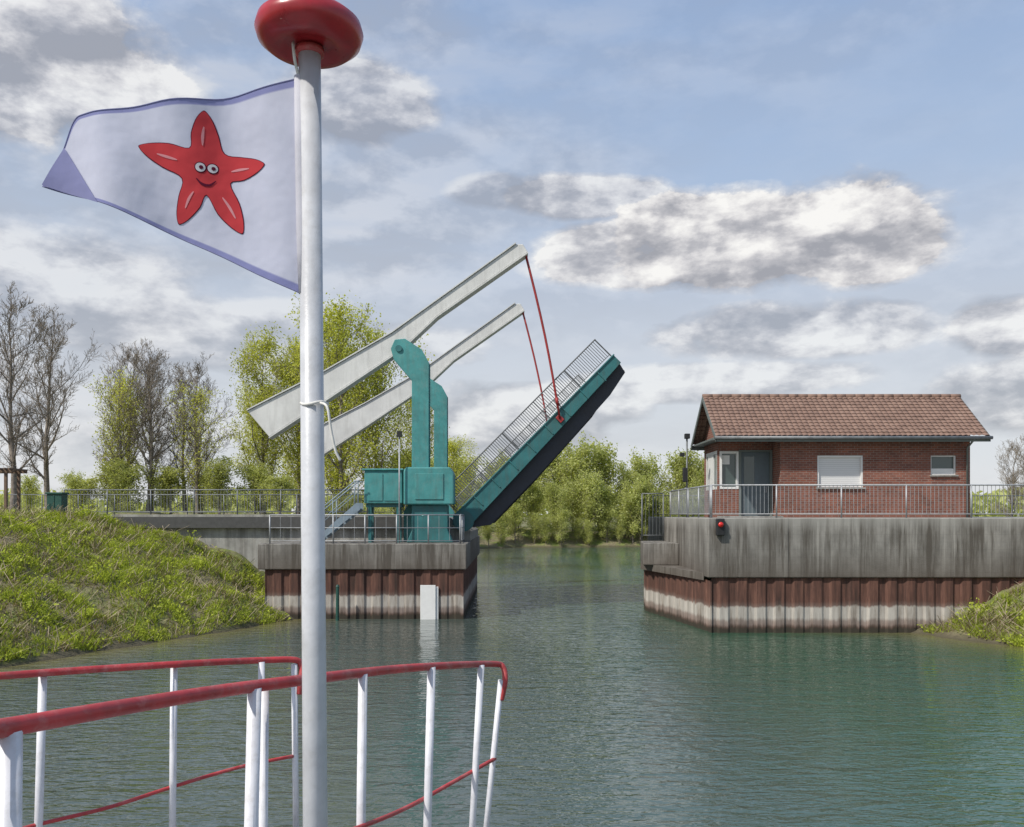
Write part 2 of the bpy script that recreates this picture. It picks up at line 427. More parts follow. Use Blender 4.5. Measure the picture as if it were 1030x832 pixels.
def bank_points(n, x0, x1, y0, y1, rng, dmin=0.15, dmax=14):
    P = np.column_stack([rng.uniform(x0, x1, n), rng.uniform(y0, y1, n)]); d = sdf(P)
    k = (d > dmin) & (d < dmax); P = P[k]; d = d[k]
    x, y = P.T
    bad = ((x > -9.5) & (x < 0) & (y > 33.2)) | ((y > 36.7) & (x < 0)) | ((x > 6) & (y > 29.4))
    P = P[~bad]; return P, hgt(P)
def herb(name, n, box, seed, label):
    rng = np.random.default_rng(seed)
    P, h = bank_points(n, *box, rng)
    m = len(P)
    dens = np.array([mnoise.fractal(Vector((x*1.1, y*1.1, 9)), 1, 2, 4) for x, y in P])
    L = np.clip(0.12+0.20*dens+rng.uniform(0, 0.14, m), 0.05, 0.45)
    B = np.column_stack([P, h-0.02]); w = rng.uniform(0.010, 0.024, m)
    an = rng.uniform(0, 6.28, m); dx = np.column_stack([np.cos(an), np.sin(an), np.zeros(m)])*w[:, None]
    lean = np.column_stack([rng.normal(0, 0.6, m), rng.normal(0, 0.6, m), np.ones(m)])*L[:, None]
    V1 = np.stack([B-dx, B+dx, B+lean], 1).reshape(-1, 3); F1 = np.arange(3*m).reshape(m, 3)
    t1 = np.repeat(np.clip(rng.uniform(0, 1, m)*0.7+0.45*(dens+0.1), 0, 1), 3)
    # leafy mounds of brambles and nettles
    k = (dens > 0.13); Q = B[k]; dd = dens[k]
    Q = Q+np.column_stack([rng.normal(0, .12, len(Q)), rng.normal(0, .12, len(Q)), rng.uniform(0.02, 0.08+0.7*np.clip(dd-0.1, 0, .7), len(Q))])
    V2, F2, t2 = leaves(Q, 0.055, rng, 0.3)
    t2 = np.clip(t2*0.6+0.25+np.repeat(dd, 4)*0.5, 0, 1)
    # dry bent stems
    sidx = rng.choice(m, m//9, replace=False); S = B[sidx]; ns = len(S)
    ln = rng.uniform(0.2, 0.55, ns)[:, None]; dr = rng.normal(0, 0.8, (ns, 3)); dr[:, 2] = rng.uniform(0.3, 1.1, ns)
    dx = rng.normal(0, 1, (ns, 3)); dx[:, 2] = 0; dx /= np.linalg.norm(dx, axis=1)[:, None]; dx *= 0.010
    V3 = np.stack([S-dx, S+dx, S+dr*ln+dx, S+dr*ln-dx], 1).reshape(-1, 3); F3 = np.arange(4*ns).reshape(ns, 4)
    V = np.vstack([V1, V2, V3]); F = F1.tolist()+(F2+len(V1)).tolist()+(F3+len(V1)+len(V2)).tolist()
    mi = [0]*(len(F1)+len(F2))+[1]*len(F3)
    mobj(name, V, F, [MHERB, MDRY], kind="stuff", label=label, cat="grass", midx=mi, attrs={"tint": np.concatenate([t1, t2, np.zeros(4*ns)])})
herb("bank_grass", 165000, (-26, -7, 15, 37), 5, "yellow-green grass and weeds covering the sloping canal bank")
herb("bank_grass", 55000, (12.5, 20, 20, 30), 6, "tufted green grass on the bank beside the concrete quay wall")

# ------------------------------------------------------------------ trees
def seg_mesh(S, n):
    S = np.array(S, float); p0, p1, r0, r1 = S[:, :3], S[:, 3:6], S[:, 6], S[:, 7]
    t = p1-p0; t /= np.linalg.norm(t, axis=1)[:, None]+1e-9
    ref = np.where(np.abs(t[:, 2:3]) < 0.9, [[0, 0, 1.]], [[1., 0, 0]])
    a = np.cross(t, ref); a /= np.linalg.norm(a, axis=1)[:, None]; b = np.cross(t, a)
    V = []
    for p, r in ((p0, r0), (p1, r1)):
        for k in range(n):
            w = 2*math.pi*k/n
            V.append(p+(a*math.cos(w)+b*math.sin(w))*r[:, None])
    V = np.stack(V, 1).reshape(-1, 3); N = len(S); base = np.arange(N)[:, None]*2*n
    F = []
    for k in range(n):
        F.append(base+np.array([[k, (k+1) % n, n+(k+1) % n, n+k]]))
    return V, np.vstack(F)

def tree_segs(seed, H, R, r0, base, limbs, up, l2, l3, l4, prof, wob=0.3):
    rg = random.Random(seed); big = []; small = []; tips = []
    def rv(s): return Vector((rg.gauss(0, s), rg.gauss(0, s), rg.gauss(0, s)))
    pts = [Vector((0, 0, -0.3))]; K = 9
    for i in range(1, K+1):
        pts.append(Vector((pts[-1].x+rg.gauss(0, wob*0.25), pts[-1].y+rg.gauss(0, wob*0.25), H*0.97*i/K)))
    rad = [r0*(1-0.93*(i/K)**0.85) for i in range(K+1)]; rad[0] = r0*1.25
    for i in range(K): big.append((*pts[i], *pts[i+1], rad[i], rad[i+1]))
    def grow(p, d, L, r, lev):
        k = 4 if lev < 3 else 2
        nch = (0, l2, l3, l4, 0)[lev]
        step = L/k; nodes = [p]
        for i in range(k):
            d = (d+rv(0.13)+Vector((0, 0, up*0.16))).normalized()
            q = p+d*step; ra = r*(1-0.75*i/k); rb = r*(1-0.75*(i+1)/k)
            (big if lev == 1 else small).append((*p, *q, ra, rb))
            if lev >= 2: tips.append((q+p)/2); tips.append(q)
            p = q; nodes.append(p)
            if lev < 4 and nch:
                c = nch/k; c = int(c)+(rg.random() < c-int(c))
                for _ in range(c):
                    o = rv(1); o = (o-d*o.dot(d)).normalized()
                    dd = (d*0.75+o*0.75+Vector((0, 0, up*0.2))).normalized()
                    f = rg.uniform(0.35, 0.6)*(1-0.35*i/k)
                    grow(q-(q-nodes[-2])*rg.random(), dd, L*f, rb*0.55+0.002, lev+1)
    for j in range(limbs):
        t = base+(0.97-base)*(j+rg.random())/limbs
        i = min(K-1, int(t*K)); f = t*K-i; p = pts[i].lerp(pts[i+1], f)
        az = j*2.4+rg.gauss(0, 0.4); el = 0.5+0.45*up+rg.gauss(0, 0.15)
        d = Vector((math.cos(az)*math.cos(el), math.sin(az)*math.cos(el), math.sin(el)))
        L = R*prof(t)*rg.uniform(0.75, 1.2)
        grow(p, d, L, max(0.015, (rad[i]*(1-f)+rad[i+1]*f)*0.5), 1)
    return big, small, tips

def make_tree(name, seed, leafn, leafs, lmat, twig=1.0, jitter=0.25, **k):
    big, small, tips = tree_segs(seed, **k)
    small = [(*s[:6], max(s[6], 0.012)*twig, max(s[7], 0.008)*twig) for s in small]
    V1, F1 = seg_mesh(big, 6); V2, F2 = seg_mesh(small, 3)
    e = empty(name, (0, 0, 0))
    tr = mobj("trunk", V1, F1, MBARK, e, smooth=True)
    parts = [e, tr, mobj("branches", V2, F2, MTWIG, e)]
    if leafn:
        rng = np.random.default_rng(seed); T = np.array([tuple(t) for t in tips])
        C = T[rng.integers(0, len(T), leafn)]+rng.normal(0, jitter, (leafn, 3))
        V, F, t = leaves(C, leafs, rng)
        parts.append(mobj("crown", V, F, lmat, e, attrs={"tint": t}))
    return parts
used = set()
def place(parts, x, y, rot, s, label, cat="tree", group=None, z=None, sz=None):
    """first use moves the built tree itself, later uses copy it part by part"""
    if z is None: z = float(hgt([(x, y)])[0])
    root = parts[0]
    if root.name not in used:
        used.add(root.name); o = root
    else:
        o = root.copy(); COL.objects.link(o)
        for c in parts[1:]:
            n = c.copy(); n.parent = o; COL.objects.link(n)
    o.location = (x, y, z); o.rotation_euler = (0, 0, rot); o.scale = (s, s, sz or s)
    tag(o, label, cat, group)

oval = lambda t: max(0.12, math.sin(math.pi*min(1, (t*0.86+0.1)))**0.7)
dome = lambda t: 0.35+0.8*math.sqrt(max(0, 1-((t-0.45)/0.58)**2))
BARE = [make_tree("bare_tree", s, 0, 0, None, twig=0.8, H=12, R=3.7, r0=0.2, base=0.16, limbs=22, up=0.8, l2=8, l3=7, l4=3, prof=oval) for s in (1, 2)]
BARE.append(make_tree("bare_tree", 3, 3200, 0.09, MLEAF, twig=0.8, H=10, R=3.2, r0=0.17, base=0.12, limbs=18, up=0.85, l2=7, l3=6, l4=2, prof=oval))
GRN = [make_tree("spring_tree", 10+s, 13500, 0.10, MLEAF, twig=0.85, jitter=0.34, H=14, R=4.8, r0=0.2, base=0.10, limbs=20, up=0.8, l2=7, l3=6, l4=1, prof=oval) for s in range(3)]
FAR = [make_tree("shore_tree", 30+s, 5800, 0.19, MLEAFD, twig=1.2, jitter=0.42, H=9.4, R=3.7, r0=0.17, base=0.06, limbs=17, up=0.8, l2=6, l3=4, l4=0, prof=dome) for s in range(3)]
gb = "leafless trees along the road"
bl = "leafless grey-brown tree with fine upright twigs on the bank"
for i, (x, y, r, s, k) in enumerate([(-27.4, 49, 0.3, 0.98, 0), (-25.0, 58, 2.1, 0.9, 1), (-23.2, 53, 4, 0.80, 2), (-21.6, 53, 1, 0.74, 1), (-22.6, 56, 0.4, 0.84, 0),
                      (-20.4, 58, 5, 0.80, 0), (-18.6, 53, 2.6, 0.72, 2), (-31, 60, 3.3, 1.1, 1), (-20.0, 55, 3.9, 0.72, 1), (-24.4, 55, 5.2, 0.74, 2)]):
    place(BARE[k], x, y, r, s, bl if k < 2 else "nearly leafless tree with a few first green leaves", group=gb)
gg = "light green spring trees behind the bridge"
gl = "tall slender tree in thin yellow-green spring leaf"
for i, (x, y, r, s, k) in enumerate([(-17.2, 62, 0.2, 0.82, 0), (-14.6, 63, 1.9, 0.82, 1), (-11.2, 58, 3.1, 0.98, 2), (-9.0, 60, 4.4, 0.93, 0), (-6.9, 66, 0.9, 0.78, 1),
                      (-20.6, 74, 5.1, 0.72, 2), (-5.0, 76, 2.8, 0.68, 1), (-12.8, 66, 5.3, 0.85, 1), (-15.8, 66, 3.6, 0.78, 2)]):
    place(GRN[k], x, y, r, s, gl, group=gg)
gf = "trees in fresh leaf lining the far shore"
rg = random.Random(8)
spots = []
for i in range(15): spots.append((-6+i*2.3+rg.uniform(-0.9, .9), 110.5+rg.uniform(-0.5, 2.5)+(i > 12)*2, rg.uniform(0.5, 0.74)))
for i in range(13): x_ = -9+i*3.0+rg.uniform(-1, 1); spots.append((x_, 119+rg.uniform(-2, 4), rg.uniform(0.95, 1.08) if 4 < x_ < 13 else rg.uniform(0.72, 0.9)))
for i in range(8): spots.append((-7.4-i*0.4+rg.uniform(-1, 1), 68+i*5, rg.uniform(0.5, 0.75)))
for i in range(9): spots.append((-15-i*4.8, 82+rg.uniform(-3, 8), rg.uniform(0.3, 0.42)))
for i in range(15): x_ = -4.5+i*1.75+rg.uniform(-.5, .5); spots.append((x_, (102.6+(x_+4.4)*1.1 if x_ < 0 else 107.6+x_*0.2)+rg.uniform(0, 1.0), rg.uniform(0.26, 0.46)))
for i, (x, y, s) in enumerate(spots):
    place(FAR[i % 3], x, y, rg.uniform(0, 6), s, "bushy tree in fresh pale green leaf at the water's edge", group=gf)
for i, x in enumerate((-25.8, -24.0, -22.3, -20.4, -18.8, -17.2, -15.4, -13.6, -11.6, -9.6, -7.6, -5.4)):
    s = rg.uniform(0.3, 0.44)
    place(FAR[i % 3], x, 51.5+rg.uniform(0, 3), i*1.3, s, "low shrub with fresh yellow-green leaves behind the road railing", cat="bush", group="shrubs behind the road", sz=s*rg.uniform(0.5, 0.8))
place(BARE[1], 43.5, 78, 1.2, 0.72, "small leafless tree beyond the brick house")
place(BARE[0], 48.5, 84, 2.2, 0.72, "small leafless tree beyond the brick house")
# far woodland (one mass)
rng = np.random.default_rng(21); n = 30000
xx = rng.uniform(-420, 420, n); top = 5.0+np.array([mnoise.fractal(Vector((x*0.03, 0, 0)), 1, 2, 5) for x in xx])*4
C = np.column_stack([xx, rng.uniform(185, 215, n), 3+rng.uniform(0, 1, n)**0.8*np.clip(top, 2, 12)])
V, Fq, t = leaves(C, 1.1, rng)
mobj("distant_woodland", V, Fq, MLEAFD, kind="stuff", label="far-off low line of green woodland beyond the fields", cat="woodland", attrs={"tint": t})

# ------------------------------------------------------------------ railings
def railing(name, p0, p1, h, bay, mat, label, bar=0.13, rails=(1.0, 0.12), parent=None, pr=0.028, br=0.009, group="steel guard railings"):
    p0, p1 = Vector(p0), Vector(p1)
    e = empty(name, (p0+p1)/2, parent, **({} if parent else dict(label=label, cat="railing", group=group)))
    L = (p1-p0).length; d = (p1-p0).normalized(); n = max(1, round(L/bay)); st = L/n
    g = Geo()
    for f in rails: g.tube([p0+Vector((0, 0, h*f)), p1+Vector((0, 0, h*f))], 0.024 if f > 0.9 else 0.015, 8)
    g.obj("handrail", mat, e, smooth=True)
    g = Geo(); g.tube([p0, p0+Vector((0, 0, h))], pr, 8)
    po = g.obj("post", mat, e, smooth=True); bp = None
    if bar:
        g = Geo(); m = int(st/bar)
        for j in range(1, m):
            q = p0+d*(j*st/m); g.tube([q+Vector((0, 0, h*rails[-1])), q+Vector((0, 0, h*0.985))], br, 4, cap=False)
        bp = g.obj("baluster_panel", mat, e)
    for i in range(1, n+1):
        c = po.copy(); c.location = po.location+d*(i*st); COL.objects.link(c)
        if bp and i < n:
            c = bp.copy(); c.location = bp.location+d*(i*st); COL.objects.link(c)
    return e
railing("guard_railing", (6.62, 29.68, 3.8), (26, 29.68, 3.8), 1.09, 2.13, MGALV, "galvanised barred railing along the quay edge before the brick house")
railing("guard_railing", (6.62, 29.85, 3.8), (6.62, 37.4, 3.8), 1.09, 2.0, MGALV, "galvanised barred railing along the channel side of the quay")
railing("guard_railing", (5.5, 37.85, 2.8), (6.4, 37.85, 2.8), 2.0, 1.0, MGALVD, "short tall galvanised railing on the bridge bearing ledge")
railing("guard_railing", (7.3, 46.3, 3.8), (30, 46.3, 3.8), 1.09, 2.1, MGALVD, "galvanised railing along the road behind the house")
railing("guard_railing", (-18.6, 37.15, 3.92), (-6.0, 37.15, 3.92), 1.02, 1.8, MGALVD, "barred steel railing along the near edge of the approach road")
railing("guard_railing", (-26, 45.95, 3.92), (-3.6, 45.95, 3.92), 1.02, 1.8, MGALVD, "barred steel railing along the far edge of the approach road")
railing("guard_railing", (-9.1, 33.62, 2.82), (-1.95, 33.62, 2.82), 1.08, 1.2, MGALV, "plain tubular steel railing on the quay platform", bar=0.3, rails=(1.0, 0.55, 0.1), br=0.008)
railing("guard_railing", (-1.95, 33.8, 2.82), (-1.95, 36.2, 2.82), 1.08, 1.2, MGALV, "short tubular steel railing on the quay platform's channel side", bar=0.3, rails=(1.0, 0.55, 0.1), br=0.008)

# ------------------------------------------------------------------ quays
def pile_wall(name, path, z0, z1, side, parent):
    V = []; F = []
    for (a, b) in zip(path[:-1], path[1:]):
        a = Vector((*a, 0)); b = Vector((*b, 0)); d = (b-a).normalized(); nrm = Vector((-d.y, d.x, 0))*side
        L = (b-a).length; s = 0; P = []; rr = random.Random(int(L*100))
        while s < L:
            dep = rr.uniform(0.04, 0.075)
            for ds, off in ((0, 0), (0.28, 0), (0.36, dep), (0.54, dep), (0.62, 0)):
                if s+ds <= L: P.append(a+d*(s+ds)+nrm*off)
            s += 0.62
        P.append(b)
        n0 = len(V)
        for p in P: V += [(p.x, p.y, z0), (p.x, p.y, z1)]
        for i in range(len(P)-1):
            k = n0+2*i; F.append((k, k+2, k+3, k+1))
    return mobj(name, V, F, MPILE, parent)
q = empty("quay", (18, 36, 0), label="concrete quay with rusty lime-stained sheet piling below the brick house", cat="quay")
Geo().slab([(6.46, 29.5), (40, 29.5), (40, 47), (7.15, 47), (7.15, 40), (6.46, 38)], 1.83, 3.8).obj("concrete_cap", MC, q, bevel=0.03)
Geo().slab([(5.12, 34.9), (6.455, 34.6), (6.455, 38.0), (5.45, 38.0)], 1.95, 2.8).obj("bridge_bearing_ledge", MC, q, bevel=0.03)
Geo().slab([(6.452, 30.1), (6.452, 38.1), (5.5, 38.1), (5.22, 36.3)], 1.7, 1.946).obj("coping", MC, q)
pile_wall("sheet_piling", [(40, 29.58), (6.6, 29.58)], -2, 1.84, -1, q)
pile_wall("sheet_piling", [(6.6, 29.58), (5.42, 36.3), (5.6, 38), (7.25, 40), (7.25, 47)], -2, 1.72, -1, q)
q2 = empty("quay", (-5.6, 40, 0), label="concrete quay block with rusty sheet piling carrying the drawbridge", cat="quay")
Geo().slab([(-9.5, 33.4), (-1.7, 33.4), (-1.7, 47), (-9.5, 47)], 1.86, 2.82).obj("concrete_cap", MC, q2, bevel=0.03)
pile_wall("sheet_piling", [(-1.82, 33.5), (-9.25, 33.5)], -2, 1.87, -1, q2)
pile_wall("sheet_piling", [(-1.82, 46.9), (-1.82, 33.5)], -2, 1.87, -1, q2)
Geo().box(-19, -3.42, 37.25, 46.0, 0.5, 3.355).obj("approach_wall", MC2, q2)
st = empty("access_stair", (-6.6, 34.8, 2.82), label="blue-grey steel stair climbing from quay platform beside the cabinet", cat="stair")
for y0 in (34.42, 35.16):
    Geo().prism([(-7.75, 2.83), (-7.45, 2.83), (-5.85, 4.1), (-5.85, 4.36), (-6.0, 4.36)], y0, y0+0.05).obj("stringer", MBLUE, st)
    g = Geo(); y = y0+0.025
    g.tube([(-7.7, y, 2.85), (-7.7, y, 3.85), (-6.05, y, 5.2), (-5.86, y, 5.2)], 0.024, 8)
    g.tube([(-7.7, y, 3.4), (-6.05, y, 4.78)], 0.015, 8)
    g.tube([(-6.9, y, 3.3), (-6.9, y, 4.5)], 0.02, 8); g.tube([(-6.05, y, 4.1), (-6.05, y, 5.2)], 0.02, 8)
    g.obj("stair_handrail", MBLUE, st, smooth=True)
g = Geo()
for i in range(7): g.box(-7.6+i*0.24, -7.34+i*0.24, 34.475, 35.155, 2.98+i*0.19, 3.01+i*0.19)
g.obj("treads", MBLUE, st)
g = Geo(); g.box(-3.42, -2.85, 33.36, 33.42, -0.4, 1.28); g.box(-3.1, -2.75, 33.42, 33.47, -0.4, 1.22)
g.obj("water_gauge_board", MWFR, None, label="plain pale gauge plate fixed to the sheet piling", cat="gauge", bevel=0.01)
g = Geo(); g.tube([(-6.45, 33.0, -1.5), (-6.43, 33.0, 1.25)], [0.07, 0.06], 10); g.tube([(-6.43, 33, 1.25), (-6.43, 33, 1.33)], [0.075, 0.03], 10)
g.obj("mooring_post", MGREEN, None, label="dark green mooring post standing in the water by the quay", cat="post")

# ------------------------------------------------------------------ drawbridge
br = empty("drawbridge", (-3.2, 41, 2.82), label="raised teal drawbridge with two pale balance beams and red tie rods", cat="bridge")
PV = Vector((-2.07, 0, 3.70)); AN = math.radians(45.2); CA, SA = math.cos(AN), math.sin(AN); LL = 9.15
def LT(s, y, t): return (PV.x+s*CA-t*SA, y, PV.z+s*SA+t*CA)
leaf = Geo().box(0.1, LL-0.05, 36.86, 45.54, 0.05, 0.22, 0, LT).obj("bridge_leaf", MASPH, br)
for y0, y1, nm in ((36.5, 36.84, 0), (45.56, 45.9, 1)):
    g = Geo(); g.prism([(-0.25, -0.30), (0.3, -0.42), (LL-1.0, -0.16), (LL, -0.10), (LL, 0.30), (-0.1, 0.36), (-0.4, 0.1)], y0, y1, 0, LT)
    g.box(0, LL+0.03, y0-0.05, y1+0.03, 0.30, 0.36, 0, LT)
    for k in range(1, 9): g.box(k*1.02, k*1.02+0.05, y0-0.04, y0+0.02, -0.2, 0.3, 0, LT)
    g.obj("side_girder", MTEALD, leaf, bevel=0.012)
g = Geo()
UP = [(0.1, -0.55), (0.7, -1.0), (3.5, -0.96), (LL-1.2, -0.72), (LL-0.1, -0.5), (LL+0.03, 0.04), (0.1, 0.04)]
g.prism(UP, 36.87, 37.0, 0, LT)
g.prism(UP, 45.3, 45.45, 0, LT)
for k in range(9): g.box(0.4+k*1.05, 0.52+k*1.05, 37.0, 45.3, -0.5, 0.04, 0, LT)
for y in (39, 41, 43.2): g.box(0.2, LL-0.1, y, y+0.12, -0.5, 0.04, 0, LT)
g.box(LL-0.16, LL-0.04, 37.0, 45.3, -0.45, 0.04, 0, LT)
g.obj("underside_framing", MDARK, leaf)
Geo().box(LL-0.03, LL+0.08, 37.02, 45.25, 0.05, 0.25, 0, LT).obj("nose_edge", MTEALD, leaf)
for y in (36.6, 45.8):
    g = Geo()
    for t, r in ((1.32, 0.028), (0.46, 0.016)): g.tube([LT(0.1, y, t), LT(LL-0.05, y, t)], r, 8)
    for k in range(6): s = 0.12+k*(LL-0.2)/5; g.tube([LT(s, y, 0.3), LT(s, y, 1.32)], 0.026, 6)
    for k in range(88): s = 0.2+k*(LL-0.3)/87; g.tube([LT(s, y, 0.46), LT(s, y, 1.30)], 0.019, 4, cap=False)
    g.obj("leaf_railing", MLRAIL if y < 40 else MGALVD, leaf)
g = Geo(); g.lathe([(0.0, -0.0), (0.42, 0.0), (0.42, 0.25), (0.0, 0.25)], (0, 0, 0), 24)
V = [(PV.x+v[0]+0.1, 36.45+v[2], PV.z+v[1]-0.05) for v in g.V]
mobj("hinge_disc", V, g.F, MTEALD, leaf)
g = Geo(); g.prism([(-3.35, 2.83), (-1.72, 2.83), (-1.72, 3.2), (-2.05, 3.45), (-2.6, 3.8), (-3.35, 3.8)], 36.95, 45.4)
g.obj("hinge_plinth", MC2, br)
def P36(a, b): return ((a-515)*0.04, EYE+(518-b)*0.04)
for oy in (0, 10.1):
    y = 35.8+oy
    bp = [P36(*p) for p in ((250, 414), (327, 375), (395, 336), (519, 247), (526, 247), (531, 255), (440, 319), (405, 352), (330, 402), (272, 440))]
    bb = Geo().prism(bp, y, y+0.5).obj("balance_beam", MBEAM, br, bevel=0.03)
    g = Geo()
    for a, b in (((250, 414), (327, 375)), ((327, 375), (395, 336)), ((395, 336), (519, 247))):
        (x0, z0), (x1, z1) = P36(*a), P36(*b); g.prism([(x0, z0+0.01), (x1, z1+0.01), (x1, z1+0.06), (x0, z0+0.06)], y-0.06, y+0.56)
    for a, b in (((272, 440), (330, 402)), ((330, 402), (405, 352)), ((440, 319), (531, 255)), ((405, 352), (440, 319))):
        (x0, z0), (x1, z1) = P36(*a), P36(*b); g.prism([(x0, z0-0.06), (x1, z1-0.06), (x1, z1-0.01), (x0, z0-0.01)], y-0.06, y+0.56)
    g.obj("beam_flange", MBEAM, bb)
    pp = [P36(*p) for p in ((415, 547), (415, 384), (397, 363), (394, 352), (398, 343), (408, 342), (425, 353), (432, 366), (432, 547))]
    py = Geo().prism(pp, y-0.09, y-0.02).prism(pp, y+0.52, y+0.59).obj("pylon", MTEAL, br, bevel=0.015)
    (xa, zb), (xb, zt) = P36(415, 470), P36(432, 386)
    Geo().box(xa+0.06, xb-0.06, y-0.015, y+0.515, 2.82, zt).obj("pylon_core", MTEALD, py)
    Geo().prism([P36(407, 547), P36(407, 515), P36(413, 505), P36(434, 505), P36(441, 515), P36(441, 547)], y-0.13, y+0.63).obj("pylon_foot", MTEAL, py, bevel=0.02)
    c = P36(402, 352); g = Geo(); g.lathe([(0, 0), (0.13, 0), (0.13, 0.85), (0, 0.85)], (0, 0, 0), 20)
    V = [(c[0]+v[0], y-0.15+v[2], c[1]+v[1]) for v in g.V]; mobj("pivot_pin", V, g.F, MTEALD, py)
    tip = Vector((0.52, y+0.25, 14.5)); ga = 36.45 if oy == 0 else 45.95
    end = Vector(LT(5.75, ga, 0.05))
    for off in (-0.09, 0.09):
        pts = [tip+Vector((0, off, 0))+(end-tip)*(k/8)+Vector((0.10, 0, 0.0))*math.sin(math.pi*k/8) for k in range(9)]
        g = Geo(); g.tube(pts, 0.042, 8)
        g.tube([pts[7], pts[7]+(end-tip).normalized()*0.3], 0.06, 8)
        g.obj("tie_rod", MROD, br, smooth=True)
    g = Geo(); g.box(5.65, 5.86, ga-0.08, ga+0.04, -0.1, 0.2, 0, LT); g.obj("rod_bracket", MROD, leaf, bevel=0.01)
# machinery cabinet
mc = empty("machinery_cabinet", (-4, 35.1, 2.82), label="teal steel machinery cabinet beside the drawbridge pylon", cat="cabinet")
Geo().box(-5.74, -4.26, 34.75, 35.6, 4.34, 5.62).obj("cabinet_housing", MTEAL, mc, bevel=0.04)
Geo().box(-5.82, -4.22, 34.68, 35.63, 5.625, 5.70).obj("cabinet_lid", MTEAL, mc, bevel=0.02)
Geo().prism([(-4.2, 4.3), (-2.25, 4.3), (-2.25, 5.5), (-2.4, 5.75), (-4.1, 5.75), (-4.2, 5.6)], 34.6, 35.6).obj("gear_housing", MTEAL, mc, bevel=0.05)
Geo().prism([(-4.1, 2.82), (-2.3, 2.82), (-2.5, 3.3), (-2.5, 4.29), (-3.9, 4.29), (-3.9, 3.3)], 34.8, 35.5).obj("pedestal", MTEALD, mc, bevel=0.03)
g = Geo()
for x in (-5.6, -4.5): g.box(x, x+0.12, 34.85, 34.97, 2.82, 4.335); g.box(x, x+0.12, 35.4, 35.52, 2.82, 4.335)
g.box(-5.7, -4.3, 34.9, 35.5, 4.2, 4.33); g.obj("support_frame", MTEALD, mc)
for x0 in (-5.6, -4.98):
    Geo().box(x0, x0+0.58, 34.722, 34.745, 4.45, 5.5).obj("cabinet_door", MTEAL, mc, bevel=0.005)
Geo().box(-3.75, -2.65, 34.565, 34.597, 4.5, 5.5).obj("cover_plate", MTEAL, mc, bevel=0.01)
g = Geo(); g.tube([(-4.33, 34.4, 2.82), (-4.33, 34.4, 6.9)], 0.03, 8)
lp = g.obj("signal_post", MGALV, None, label="thin steel post with small lamp beside the machinery cabinet", cat="post", smooth=True)
g = Geo(); g.box(-4.42, -4.24, 34.32, 34.5, 6.9, 7.12)
g.obj("lamp", MBLACK, lp)

# ------------------------------------------------------------------ brick house
hs = empty("brick_house", (12.6, 35.2, 3.8), label="small red brick bridge-keeper house with clay tile roof", cat="house")
XA, XB, XC, YF, YE, YB, ZT = 7.95, 10.05, 17.15, 33.5, 34.45, 37.0, 6.72
g = Geo()
def wall_front(g, x0, x1, y0, y1, z0, z1, holes):
    xs = x0
    for hx0, hx1, hz0, hz1 in sorted(holes):
        g.box(xs, hx0, y0, y1, z0, z1); g.box(hx0, hx1, y0, y1, hz1, z1)
        if hz0 > z0: g.box(hx0, hx1, y0, y1, z0, hz0)
        xs = hx1
    g.box(xs, x1, y0, y1, z0, z1)
wall_front(g, XB, XC, YF, YF+0.3, 3.8, ZT, [(11.43, 13.15, 4.93, 6.13), (15.68, 16.64, 5.4, 6.13)])
g.box(XB, XB+0.3, YF+0.3, YB, 3.8, ZT); g.box(XC-0.3, XC, YF+0.3, YB, 3.8, ZT); g.box(XB+0.3, XC-0.3, YB-0.3, YB, 3.8, ZT)
g.box(XA, XB-0.002, YB-0.3, YB-0.002, 3.8, ZT)
wall_front(g, XA, XB-0.002, YE, YE+0.25, 3.8, ZT, [(8.0, 8.72, 4.9, 6.35), (8.8, 9.95, 3.8, 6.35)])
g.box(XA, XA+0.2, YE+0.25, YB-0.3, 3.8, 4.9)
g.box(XA, XA+0.2, YE+0.25, YB-0.3, 6.4, ZT)
g.obj("wall", MBRICK, hs)
for x0, x1 in ((XA, XA+0.2), (XC-0.2, XC)):
    V = [(x, y, z) for x in (x0, x1) for y, z in ((33.3, 6.73), (37.1, 6.73), (35.2, 8.25))]
    mobj("gable", V, [(0, 2, 1), (3, 4, 5), (0, 1, 4, 3), (1, 2, 5, 4), (2, 0, 3, 5)], MBRICK, hs)
roof = Geo().prism([(7.56, 6.74), (17.54, 6.74), (17.54, 6.80), (7.56, 6.80)], 33.05, 37.35).obj("roof", MGREYT, hs)
def slope(ye, ze, yr, zr, name):
    x0, x1 = 7.5, 17.6; cols = 50; rows = 13; V = []; F = []; sub = 6
    N = cols*sub+1; cw = (x1-x0)/cols
    nv = Vector((0, -(zr-ze), yr-ye)).normalized()
    if nv.z < 0: nv = -nv
    for i in range(rows):
        for f, lift in ((i/rows, 0.03), ((i+1)/rows, 0.0)):
            for j in range(N):
                x = x0+j*cw/sub; ph = (j % sub)/sub
                b = 0.03*abs(math.sin(math.pi*ph))
                jit = 0.002*math.sin(j//sub*7.3+i*3.1)
                V.append((x, ye+(yr-ye)*f+nv.y*(b+lift+jit), ze+(zr-ze)*f+nv.z*(b+lift+jit)))
    for k in range(2*rows-1):
        for j in range(N-1): a = k*N+j; F.append((a, a+1, a+N+1, a+N))
    return mobj(name, V, F, MTILE, roof)
slope(32.95, 6.80, 35.2, 8.55, "roof_tiles"); slope(37.45, 6.80, 35.2, 8.55, "roof_tiles")
g = Geo()
for k in range(27):
    x = 7.5+k*0.374; g.tube([(x, 35.2, 8.55), (x+0.40, 35.2, 8.562)], [0.11, 0.098], 10)
g.obj("ridge_tiles", MTILE, roof, smooth=True)
